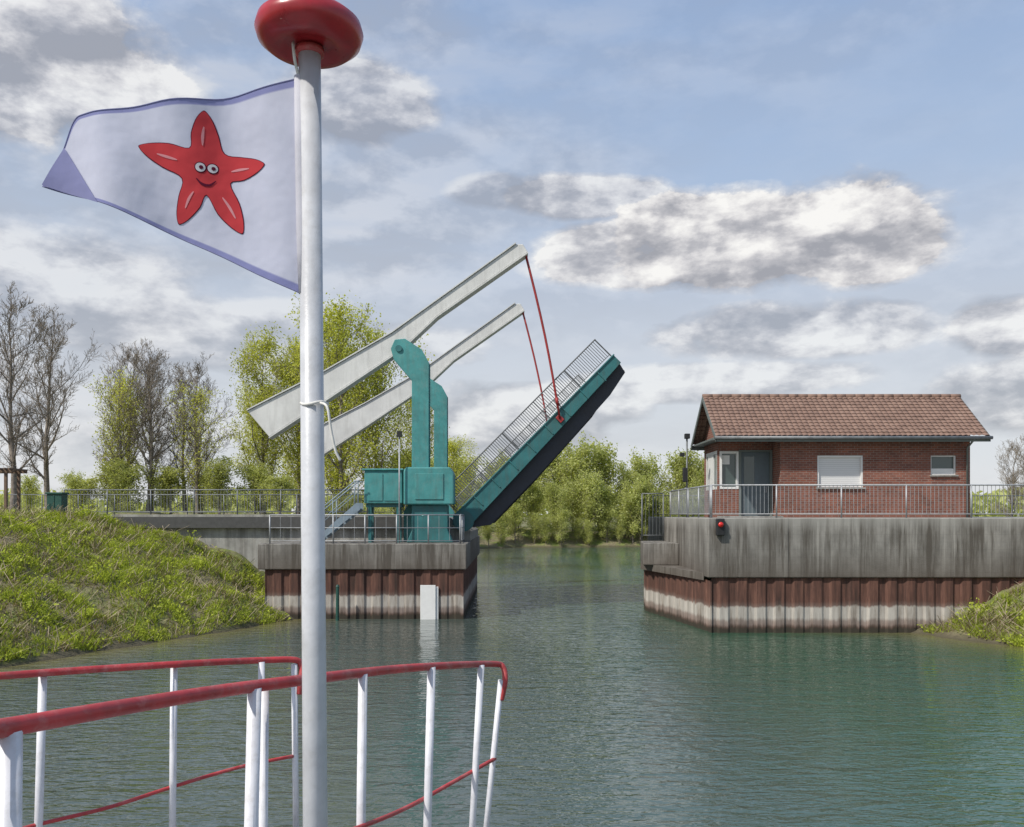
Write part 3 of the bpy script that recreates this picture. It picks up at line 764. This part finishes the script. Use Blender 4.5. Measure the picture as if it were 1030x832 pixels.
g = Geo(); g.box(7.5, 17.6, 32.93, 32.97, 6.60, 6.79); g.box(7.5, 17.6, 37.43, 37.47, 6.6, 6.79); g.box(7.52, 17.58, 32.97, 33.5, 6.70, 6.738)
for x in (7.48, 17.58):
    g.add([(x, 32.93, 6.6), (x+0.04, 32.93, 6.6), (x+0.04, 35.2, 8.36), (x, 35.2, 8.36), (x, 32.93, 6.8), (x+0.04, 32.93, 6.8), (x+0.04, 35.2, 8.56), (x, 35.2, 8.56)],
          [(0,1,2,3),(4,7,6,5),(0,4,5,1),(1,5,6,2),(2,6,7,3),(3,7,4,0)])
    g.add([(x, 37.47, 6.6), (x+0.04, 37.47, 6.6), (x+0.04, 35.2, 8.36), (x, 35.2, 8.36), (x, 37.47, 6.8), (x+0.04, 37.47, 6.8), (x+0.04, 35.2, 8.56), (x, 35.2, 8.56)],
          [(0,3,2,1),(4,5,6,7),(0,1,5,4),(1,2,6,5),(2,3,7,6),(3,0,4,7)])
g.obj("fascia", MGREYT, roof)
g = Geo(); g.tube([(7.45, 32.87, 6.74), (17.65, 32.87, 6.74)], 0.065, 10); g.obj("gutter", MGALVD, roof, smooth=True)
g = Geo(); g.tube([(17.0, 32.87, 6.7), (17.0, 33.4, 6.4), (17.0, 33.42, 3.8)], 0.04, 8); g.obj("downpipe", MGREYT, hs, smooth=True)
# shuttered window
w = Geo().box(11.44, 13.14, 33.62, 33.66, 4.94, 6.12).obj("window", MSLAT, hs, label="window closed with a white roller shutter")
g = Geo()
for a in ((11.435, 11.50, 33.53, 33.64, 4.93, 6.125), (13.08, 13.145, 33.53, 33.64, 4.93, 6.125), (11.5, 13.08, 33.53, 33.64, 6.06, 6.125)): g.box(*a)
g.obj("frame", MWFR, w); Geo().box(11.38, 13.2, 33.42, 33.62, 4.87, 4.928).obj("sill", MC2, w)
w = Geo().box(15.69, 16.63, 33.66, 33.68, 5.41, 6.12).obj("window", MGLASS, hs, label="small dark window with white lower panel")
g = Geo()
for a in ((15.685, 15.73, 33.56, 33.665, 5.40, 6.125), (16.59, 16.635, 33.56, 33.665, 5.40, 6.125), (15.73, 16.59, 33.56, 33.665, 6.085, 6.125), (15.73, 16.59, 33.56, 33.665, 5.40, 5.44)): g.box(*a)
g.obj("frame", MWFR, w); Geo().box(15.64, 16.68, 33.42, 33.64, 5.34, 5.398).obj("sill", MC2, w)
Geo().box(15.735, 16.585, 33.60, 33.655, 5.445, 5.64).obj("lower_panel", MWFR, w)
# porch door & booth windows
d = Geo().box(8.82, 9.93, YE+0.1, YE+0.15, 3.81, 6.33).obj("door", MDOOR, hs, bevel=0.006)
Geo().box(8.95, 9.35, YE+0.085, YE+0.098, 5.0, 6.15).obj("door_glass", MGLASS, d)
Geo().tube([(9.8, YE+0.05, 4.75), (9.8, YE+0.05, 5.0)], 0.02, 8).obj("handle", MGALV, d)
Geo().box(9.93, 10.02, YE-0.03, YE+0.1, 3.81, 6.4).box(8.73, 8.82, YE-0.03, YE+0.1, 3.81, 6.4).box(8.82, 9.93, YE-0.03, YE+0.1, 6.33, 6.4).obj("door_frame", MGREYT, d)
w = Geo().box(8.02, 8.7, YE+0.12, YE+0.14, 4.92, 6.33).obj("window", MGLASS, hs)
g = Geo()
for a in ((7.99, 8.08, YE-0.02, YE+0.12, 4.9, 6.35), (8.64, 8.72, YE-0.02, YE+0.12, 4.9, 6.35), (8.08, 8.64, YE-0.02, YE+0.12, 6.26, 6.35), (8.08, 8.64, YE-0.02, YE+0.12, 4.9, 4.98)): g.box(*a)
g.obj("frame", MWFR, w)
Geo().box(8.1, 8.4, YE+0.10, YE+0.11, 5.85, 6.2).obj("notice", MWFR, w)
w = Geo().box(XA+0.06, XA+0.08, YE+0.3, YB-0.35, 4.92, 6.38).obj("window", MGLASS, hs)
g = Geo()
for y in (YE+0.25, YE+1.0, YE+1.8, YB-0.36): g.box(XA+0.01, XA+0.12, y, y+0.09, 4.9, 6.4)
g.box(XA+0.012, XA+0.118, YE+0.25, YB-0.3, 4.9, 4.99); g.box(XA+0.012, XA+0.118, YE+0.25, YB-0.3, 6.28, 6.398)
g.obj("frame", MWFR, w)
Geo().box(XA+0.015, XA+0.05, YE+1.09, YE+1.795, 4.995, 6.275).obj("pale_panel", MWFR, w)
Geo().box(7.9, 10.1, 33.3, YE-0.01, 3.803, 3.86).obj("doorstep", MC2, hs)
# signal lamp on quay corner
sl = Geo().box(6.70, 6.98, 29.33, 29.47, 3.22, 3.78).obj("navigation_signal", MBLACK, None, label="dark navigation signal housing with red lamp fixed to quay", cat="signal", bevel=0.03)
g = Geo(); g.lathe([(0.08, 0), (0.088, 0.05), (0.07, 0.08), (0, 0.10)], (0, 0, 0), 20)
mobj("lamp_lens", [(6.84+v[0], 29.33-v[2], 3.58+v[1]) for v in g.V], g.F, MLENS, sl, smooth=True)
g = Geo(); g.tube([(6.9, 35.3, 3.8), (6.9, 35.3, 6.95)], 0.035, 8)
sp = g.obj("signal_mast", MGALVD, None, label="slim grey mast with small camera and signal heads by the railing", cat="mast", smooth=True)
for a in ((6.8, 7.0, 35.15, 35.35, 6.9, 7.1), (6.72, 6.88, 35.12, 35.28, 5.2, 5.75), (6.62, 6.8, 35.2, 35.35, 6.2, 6.35)):
    Geo().box(*a).obj("signal_head", MBLACK, sp, bevel=0.02)

# ------------------------------------------------------------------ small roadside things
g = Geo(); g.box(-18.9, -18.3, 36.35, 36.85, 3.5, 4.75); g.box(-18.95, -18.25, 36.3, 36.9, 4.75, 4.82); g.box(-18.62, -18.59, 36.33, 36.35, 3.9, 4.7)
g.obj("utility_box", MGREEN, None, label="dark green utility box at the end of the railing", cat="utility box", bevel=0.02)
sh = empty("timber_shelter", (-24.3, 42.5, 3.7), label="small timber pergola with slatted roof beside the road", cat="shelter")
pz = Geo().box(-24.95, -24.83, 42, 42.12, 3.6, 5.9).obj("post", MWOOD, sh)
for dx, dy in ((1.1, 0), (0, 1.1), (1.1, 1.1)):
    c = pz.copy(); c.location = pz.location+Vector((dx, dy, 0)); COL.objects.link(c)
g = Geo(); g.box(-25.2, -23.4, 42.0, 42.1, 5.9, 6.02); g.box(-25.2, -23.4, 43.1, 43.2, 5.9, 6.02)
for k in range(8): g.box(-25.1+k*0.22, -25.03+k*0.22, 41.8, 43.4, 6.02, 6.1)
g.obj("slatted_roof", MWOOD, sh)

# ------------------------------------------------------------------ boat bow in the foreground
boat = empty("tour_boat", (0, 0, 1.0), label="tour boat bow with red-topped white railings and flagpole", cat="boat")
DP = [(-3.0, -4), (-2.75, 3.5), (-2.3, 4.25), (-1.3, 5.1), (0.0, 4.7), (0.3, 3.9), (1.9, -4)]
Geo().slab(DP, 1.98, 2.08).obj("deck", MDECK, boat)
g = Geo(); n = len(DP); cx, cy = -0.7, -1
V = [(x, y, 1.978) for x, y in DP]+[(cx+(x-cx)*0.86, cy+(y-cy)*0.9, -0.5) for x, y in DP]
g.add(V, [(i, (i+1) % n, (i+1) % n+n, i+n) for i in range(n)]+[tuple(range(2*n-1, n-1, -1))]); g.obj("hull", MHULL, boat)
def bow_rail(pts, r, low, posts):
    e = empty("bow_railing", sv(*pts[3]), boat)
    P = catmull([sv(*p) for p in pts], 8); Geo().tube(P, r, 14).obj("handrail", MREDR, e, smooth=True)
    P2 = catmull([sv(*p) for p in low], 8); Geo().tube(P2, 0.0095, 10).obj("lower_rail", MREDR, e, smooth=True)
    for a, b, d, rr, ln in posts:
        t = sv(a, b, d); Geo().tube([t, Vector((t.x+ln, t.y, 2.07))], rr, 14).obj("stanchion", MWHITE, e, smooth=True)
bow_rail([(-60, 741, 1.85), (0, 733, 2.0), (120, 712, 2.35), (230, 694, 2.75), (330, 681, 3.2), (400, 673, 3.7), (460, 669, 4.15), (497, 668, 4.48), (506, 671, 4.52), (508, 685, 4.5), (504, 704, 4.5)],
         [0.0225-0.008*min(1, max(0, (k-8)/52)) for k in range(81)],
         [(250, 870, 2.9), (300, 853, 3.1), (365, 831, 3.4), (410, 812, 3.8), (450, 790, 4.15), (498, 763, 4.5)],
         [(10, 735, 2.03, 0.0265, -0.01), (256, 692, 2.85, 0.022, -0.03), (266, 690, 2.97, 0.015, -0.01), (365, 678, 3.42, 0.018, -0.015), (434, 671, 3.93, 0.0185, -0.03), (484, 669, 4.33, 0.0165, -0.06), (504, 684, 4.5, 0.015, -0.1)])
bow_rail([(-60, 684, 3.85), (0, 680, 4.0), (100, 673, 4.3), (200, 667, 4.6), (270, 664, 4.9), (297, 664, 5.0), (303, 670, 5.02), (303, 684, 5.0), (301, 698, 5.0)], 0.0175,
         [(-30, 848, 3.95), (40, 829, 4.15), (110, 812, 4.35), (172, 792, 4.55), (240, 772, 4.8), (298, 760, 5.0)],
         [(43, 680, 4.15, 0.019, -0.03), (175, 670, 4.55, 0.0175, -0.01), (263, 666, 4.85, 0.0175, 0.0), (296, 668, 5.0, 0.0175, 0.01)])
MT, MB = Vector((-0.509, 2.25, 5.075)), Vector((-0.487, 2.25, 2.07))
fp = Geo().tube([MB, MT], [0.0325, 0.0275], 28).obj("flagpole", MMAST, boat, smooth=True)
pr = [(0.028, 0.0), (0.06, 0.006), (0.075, -0.006), (0.105, -0.004), (0.127, 0.014), (0.134, 0.036), (0.128, 0.058), (0.112, 0.072), (0.092, 0.078), (0.085, 0.092), (0.05, 0.10), (0.0, 0.10)]
Geo().lathe(pr, (MT.x, MT.y, MT.z+0.002), 48).obj("pole_cap", MRED, fp, smooth=True)
Geo().lathe([(0.0275, -0.02), (0.036, -0.018), (0.036, -0.003), (0.028, -0.003)], (MT.x, MT.y, MT.z), 24).obj("cap_collar", MREDR, fp, smooth=True)
g = Geo()
ring = [(MB.x-0.010+0.033*math.cos(2*math.pi*k/16), 2.25+0.033*math.sin(2*math.pi*k/16), 4.178+0.004*math.sin(k)) for k in range(17)]
g.tube(ring, 0.0038, 6)
g.tube(catmull([(-0.475, 2.22, 4.178), (-0.455, 2.205, 4.165), (-0.447, 2.21, 4.11), (-0.437, 2.215, 4.06), (-0.426, 2.22, 4.035)], 5), 0.0034, 6)
g.obj("halyard_knot", MROPE, fp, smooth=True)

# ------------------------------------------------------------------ pennant
fl = empty("pennant", (-0.55, 2.25, 4.46), label="white pennant with blue hem and red smiling starfish emblem", cat="flag")
def fy(x, z):
    u = max(0, (-0.535-x))
    return 2.245+0.020*math.sin(u*13+z*2.5)*min(1, u*5)+0.012*math.sin(u*27-z*7)*min(1, u*4)-0.04*u
def fpt(a, b, off=0.0):
    x = (a-515)/400; z = EYE+(518-b)/400; return Vector((x, fy(x, z)+off, z))
top = catmull([(300, 80, 0), (260, 90, 0), (200, 103, 0), (140, 113, 0), (96, 120, 0), (78, 126, 0), (62, 156, 0), (45, 187, 0)], 8)
bot = catmull([(304, 296, 0), (265, 279, 0), (220, 257, 0), (170, 235, 0), (135, 220, 0), (107, 209, 0), (75, 198, 0), (45, 189, 0)], 8)
NV = 40; V = []; F = []; uvs = []
for i, (a, b) in enumerate(zip(top, bot)):
    for j in range(NV+1):
        p = a.lerp(b, j/NV); V.append(fpt(p.x, p.y)); uvs.append((i/(len(top)-1), j/NV))
M_ = NV+1
for i in range(len(top)-1):
    for j in range(NV): k = i*M_+j; F.append((k, k+M_, k+M_+1, k+1))
def cloth_mat(name, c, hem=True):
    m = NT(name)
    a = m.n.new("ShaderNodeAttribute"); a.attribute_name = "hem"; h = a.outputs["Fac"]
    v = m.pos(True); n = m.noise(v, 9, 5, 0.6)
    col = m.ramp(n, [(0.3, tuple(x*0.9 for x in c)), (0.7, c)])
    if hem: col = m.mix(m.ramp(h, [(0.3, 0.0), (0.7, 1.0)]), col, (0.27, 0.28, 0.50))
    d = m.n.new("ShaderNodeBsdfDiffuse"); t = m.n.new("ShaderNodeBsdfTranslucent"); m.link(col, d.inputs[0]); m.link(col, t.inputs[0])
    w = m.noise(v, 6, 3); bm = m.n.new("ShaderNodeBump"); bm.inputs["Strength"].default_value = 0.7; bm.inputs["Distance"].default_value = 0.016
    m.link(w, bm.inputs["Height"]); m.link(bm.outputs[0], d.inputs["Normal"])
    mx = m.n.new("ShaderNodeMixShader"); mx.inputs[0].default_value = 0.3
    m.link(d.outputs[0], mx.inputs[1]); m.link(t.outputs[0], mx.inputs[2]); m.link(mx.outputs[0], m.out.inputs[0]); return m.mat
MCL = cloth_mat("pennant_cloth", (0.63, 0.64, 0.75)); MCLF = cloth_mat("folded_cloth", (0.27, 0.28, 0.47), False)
MSLV = cloth_mat("sleeve_cloth", (0.66, 0.66, 0.72), False)
MSTAR = cloth_mat("print_red", (0.66, 0.075, 0.085), False); MINK = cloth_mat("print_dark", (0.13, 0.02, 0.045), False)
MPINK = cloth_mat("print_pink", (0.72, 0.34, 0.37), False); MPW = cloth_mat("print_white", (0.75, 0.75, 0.78), False)
hem = [1.0 if (j_ < 1.5/NV or j_ > 1-1.5/NV or u > 0.97) else 0.0 for u, j_ in uvs]
mobj("cloth", V, F, MCL, fl, smooth=True, attrs={"hem": hem})
g = Geo(); g.tube([fpt(p.x, p.y) for p in top], 0.0018, 6); g.tube([fpt(p.x, p.y) for p in bot], 0.0018, 6); g.obj("hem", MCLF, fl, smooth=True)
g = Geo(); g.tube([fpt(302, 78, 0.0), fpt(304, 150, 0.0), fpt(306, 240, 0), fpt(307, 296, 0.0)], [0.014, 0.017, 0.018, 0.015], 12); g.obj("hoist_sleeve", MSLV, fl, smooth=True)
g = Geo(); g.tube(catmull([fpt(302, 82), fpt(299, 66, -0.02), fpt(297, 48, -0.02)], 4), 0.004, 6); g.obj("halyard", MROPE, fl, smooth=True)
g = Geo()
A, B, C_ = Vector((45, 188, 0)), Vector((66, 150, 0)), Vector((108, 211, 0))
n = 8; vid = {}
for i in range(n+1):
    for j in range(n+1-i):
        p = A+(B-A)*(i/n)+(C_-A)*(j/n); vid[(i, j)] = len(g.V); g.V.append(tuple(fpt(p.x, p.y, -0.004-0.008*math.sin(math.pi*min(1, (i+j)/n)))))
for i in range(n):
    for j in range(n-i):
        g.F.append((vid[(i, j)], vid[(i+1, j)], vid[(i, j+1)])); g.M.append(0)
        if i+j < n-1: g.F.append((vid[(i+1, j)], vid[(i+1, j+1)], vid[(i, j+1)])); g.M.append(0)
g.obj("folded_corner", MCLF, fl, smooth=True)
cen = Vector((209, 173, 0))
tips_ = [Vector(p) for p in ((207, 114, 0), (266, 166, 0), (244, 235, 0), (181, 226, 0), (145, 152, 0))]
def star(grow):
    out = []
    for i, t in enumerate(tips_):
        d = (t-cen); L = d.length; d.normalize(); n_ = Vector((-d.y, d.x, 0))
        nxt = tips_[(i+1) % 5]-cen; bis = (d+nxt.normalized()).normalized()
        out += [cen+d*(L*0.60)-n_*(11.4+grow), cen+d*(L*0.84)-n_*(6.8+grow), cen+d*(L*0.98+grow)-n_*1.8, cen+d*(L*0.98+grow)+n_*1.8, cen+d*(L*0.84)+n_*(6.8+grow), cen+d*(L*0.60)+n_*(11.4+grow)]
        out.append(cen+bis*(24.5+grow))
    return catmull(out, 4, True)
em = empty("starfish_emblem", fpt(208, 200), fl)
def patch(name, ring, c, off, mat, rings=6):
    V = [fpt(c.x, c.y, off)]; F = []; n = len(ring)
    for k in range(1, rings+1):
        for p in ring: q = c.lerp(p, k/rings); V.append(fpt(q.x, q.y, off))
    for j in range(n): F.append((0, 1+j, 1+(j+1) % n))
    for k in range(rings-1):
        for j in range(n): a = 1+k*n+j; b = 1+k*n+(j+1) % n; F.append((a, a+n, b+n, b))
    return mobj(name, V, F, mat, em, smooth=True)
patch("star_outline", star(0.9), cen, -0.0012, MINK); patch("star_body", star(0), cen, -0.0022, MSTAR)
def stroke(name, pts, w, off, mat):
    P = catmull([Vector((*p, 0)) for p in pts], 6); V = []; F = []; n = len(P)
    for i, p in enumerate(P):
        t = (P[min(i+1, n-1)]-P[max(i-1, 0)]).normalized(); q = Vector((-t.y, t.x, 0)); ww = w*(0.3+0.7*math.sin(math.pi*i/(n-1)))
        a = p+q*ww; b = p-q*ww
        V += [fpt(a.x, a.y, off), fpt(b.x, b.y, off)]
        if i: F.append((2*i-2, 2*i-1, 2*i+1, 2*i))
    mobj(name, V, F, mat, em)
for pts in (((207, 130), (206, 140), (206, 149)), ((250, 169), (240, 170), (232, 172)), ((237, 220), (231, 209), (224, 199)), ((188, 211), (192, 202), (197, 195)), ((162, 159), (172, 162), (182, 165))):
    stroke("arm_line", pts, 1.3, -0.0032, MPINK)  # light pink line printed along each starfish arm
def circ(cx, cy, rx, ry): return [Vector((cx+rx*math.cos(2*math.pi*k/20), cy+ry*math.sin(2*math.pi*k/20), 0)) for k in range(20)]
for cx in (204, 215):
    patch("eye_rim", circ(cx, 171, 5.6, 5.4), Vector((cx, 171, 0)), -0.0030, MINK, 2); patch("eye", circ(cx, 171, 4.6, 4.4), Vector((cx, 171, 0)), -0.0038, MPW, 2)
    patch("pupil", circ(cx+0.8, 171, 1.9, 1.9), Vector((cx+0.8, 171, 0)), -0.0046, MINK, 2)
stroke("smile", ((200, 182), (205, 187), (212, 188), (218, 183)), 1.2, -0.0034, MINK)

# ------------------------------------------------------------------ light, sky
sunv = Vector((-0.62, -0.50, 0.85)).normalized()
sd = bpy.data.lights.new("sun", 'SUN'); sd.energy = 4.3; sd.angle = math.radians(1.5); sd.color = (1.0, 0.95, 0.87)
so = bpy.data.objects.new("sun", sd); so.rotation_euler = sunv.to_track_quat('Z', 'Y').to_euler(); so.location = (-20, -20, 40); COL.objects.link(so)
w = bpy.data.worlds.new("World"); scene.world = w; w.use_nodes = True
m = NT.__new__(NT); m.t = w.node_tree; m.n = m.t.nodes; m.l = m.t.links
bg = m.n["Background"]; out = m.n["World Output"]
sky = m.n.new("ShaderNodeTexSky"); sky.sky_type = 'NISHITA'; sky.sun_disc = False
sky.sun_elevation = math.asin(sunv.z); sky.sun_rotation = math.atan2(sunv.x, sunv.y); sky.air_density = 1.0; sky.dust_density = 1.5
m.link(sky.outputs[0], bg.inputs[0]); bg.inputs[1].default_value = 0.13
tc = m.n.new("ShaderNodeTexCoord").outputs["Generated"]; x, y, z = m.xyz(tc)
az = m.math('ARCTAN2', x, y); el = m.math('ARCSINE', z)
def vec(a, b, c=0.0):
    n = m.n.new("ShaderNodeCombineXYZ"); m.put(a, n.inputs[0]); m.put(b, n.inputs[1]); m.put(c, n.inputs[2]); return n.outputs[0]
v1 = vec(az, m.math('MULTIPLY', el, 1.9), 0.3)
v1u = vec(m.math('SUBTRACT', az, 0.014), m.math('ADD', m.math('MULTIPLY', el, 1.9), 0.042), 0.3)
nA = m.noise(v1, 9.0, 8, 0.57, 0.1); nB = m.noise(v1u, 9.0, 8, 0.57, 0.1)
nL = m.noise(vec(az, m.math('MULTIPLY', el, 3.2), 2.0), 3.0, 5, 0.55, 0.3)
# clouds: azimuth tangent, elevation tangent, half sizes, density
clouds = [(0.28, 0.312, 0.20, 0.055, 1.0), (0.38, 0.31, 0.11, 0.052, 1.0), (0.22, 0.325, 0.12, 0.045, 1.0), (0.14, 0.295, 0.12, 0.038, 0.95), (0.08, 0.355, 0.10, 0.026, 0.85), (-0.55, 0.52, 0.20, 0.085, 0.9), (-0.17, 0.46, 0.09, 0.05, 0.8),
          (-0.62, 0.28, 0.30, 0.055, 0.6), (0.30, 0.205, 0.17, 0.032, 0.85), (0.57, 0.215, 0.09, 0.035, 0.9), (0.56, 0.13, 0.10, 0.04, 0.8), (-0.02, 0.36, 0.05, 0.02, 0.6),
          (0.02, 0.11, 0.12, 0.045, 0.65), (-0.3, 0.2, 0.25, 0.04, 0.55), (0.22, 0.15, 0.16, 0.022, 0.7)]
dens = None; vert = None
for u_, v_, ru, rv_, a_ in clouds:
    A0 = math.atan(u_); E0 = math.atan(v_*math.cos(A0)); ra = ru*math.cos(A0)**2; re = rv_*math.cos(E0)**2
    dx = m.math('MULTIPLY', m.math('SUBTRACT', az, A0), 1/ra); dy = m.math('MULTIPLY', m.math('SUBTRACT', el, E0), 1/re)
    qd = m.math('ADD', m.math('MULTIPLY', dx, dx), m.math('MULTIPLY', dy, dy))
    e = m.math('SUBTRACT', 1.0, qd)
    e = m.math('ADD', m.math('MULTIPLY', m.math('MAXIMUM', e, -1.5), 1.0), m.math('MULTIPLY', m.math('SUBTRACT', nA, 0.42), 2.9))
    mk = m.math('MULTIPLY', m.math('MULTIPLY', e, 2.0, clamp=True), a_)
    vv = m.math('MULTIPLY', mk, m.math('MULTIPLY', dy, 0.20))
    dens = mk if dens is None else m.math('MAXIMUM', dens, mk)
    vert = vv if vert is None else m.math('ADD', vert, vv)
lit = m.math('MULTIPLY', m.math('SUBTRACT', nA, nB), 3.8)
lit = m.math('ADD', m.math('ADD', lit, 0.46), vert, clamp=True)
ccol = m.ramp(lit, [(0.05, (0.35, 0.36, 0.40)), (0.36, (0.50, 0.50, 0.53)), (0.60, (0.70, 0.69, 0.70)), (0.92, (0.90, 0.89, 0.87))])
elf = m.ramp(m.math('MULTIPLY', el, 1.6), [(0.0, (0.74, 0.76, 0.78)), (0.3, (0.60, 0.64, 0.71)), (0.55, (0.44, 0.55, 0.73)), (1.0, (0.28, 0.44, 0.74))])
veil = m.ramp(nL, [(0.35, 0.0), (0.62, 1.0)])
open_ = m.ramp(m.math('ADD', az, 0.5), [(0.25, 1.0), (0.75, 0.35)])
vf1 = m.math('MULTIPLY', m.math('MULTIPLY', veil, 0.75), open_)
vcol = m.mix(vf1, elf, m.ramp(lit, [(0.15, (0.46, 0.47, 0.51)), (0.85, (0.78, 0.77, 0.78))]))
col = m.mix(dens, vcol, ccol)
bg2 = m.n.new("ShaderNodeBackground"); m.link(col, bg2.inputs[0]); bg2.inputs[1].default_value = 1.05
vf = m.ramp(m.math('MULTIPLY', el, 1.6), [(0.0, 0.95), (0.5, 0.8), (1.0, 0.65)])
fac = m.math('MAXIMUM', vf, dens)
mx = m.n.new("ShaderNodeMixShader"); m.link(fac, mx.inputs[0]); m.link(bg.outputs[0], mx.inputs[1]); m.link(bg2.outputs[0], mx.inputs[2]); m.link(mx.outputs[0], out.inputs[0])

# ------------------------------------------------------------------ camera
cd = bpy.data.cameras.new("camera"); cam = bpy.data.objects.new("camera", cd); COL.objects.link(cam)
cd.sensor_width = 36; cd.lens = 36*900/1030; cd.shift_y = 102/1030; cd.clip_end = 6000; cd.clip_start = 0.05
cam.location = (0, 0, EYE); cam.rotation_euler = (math.radians(90), 0, 0); scene.camera = cam
scene.view_settings.view_transform = 'Standard'; scene.view_settings.look = 'None'; scene.view_settings.exposure = 0
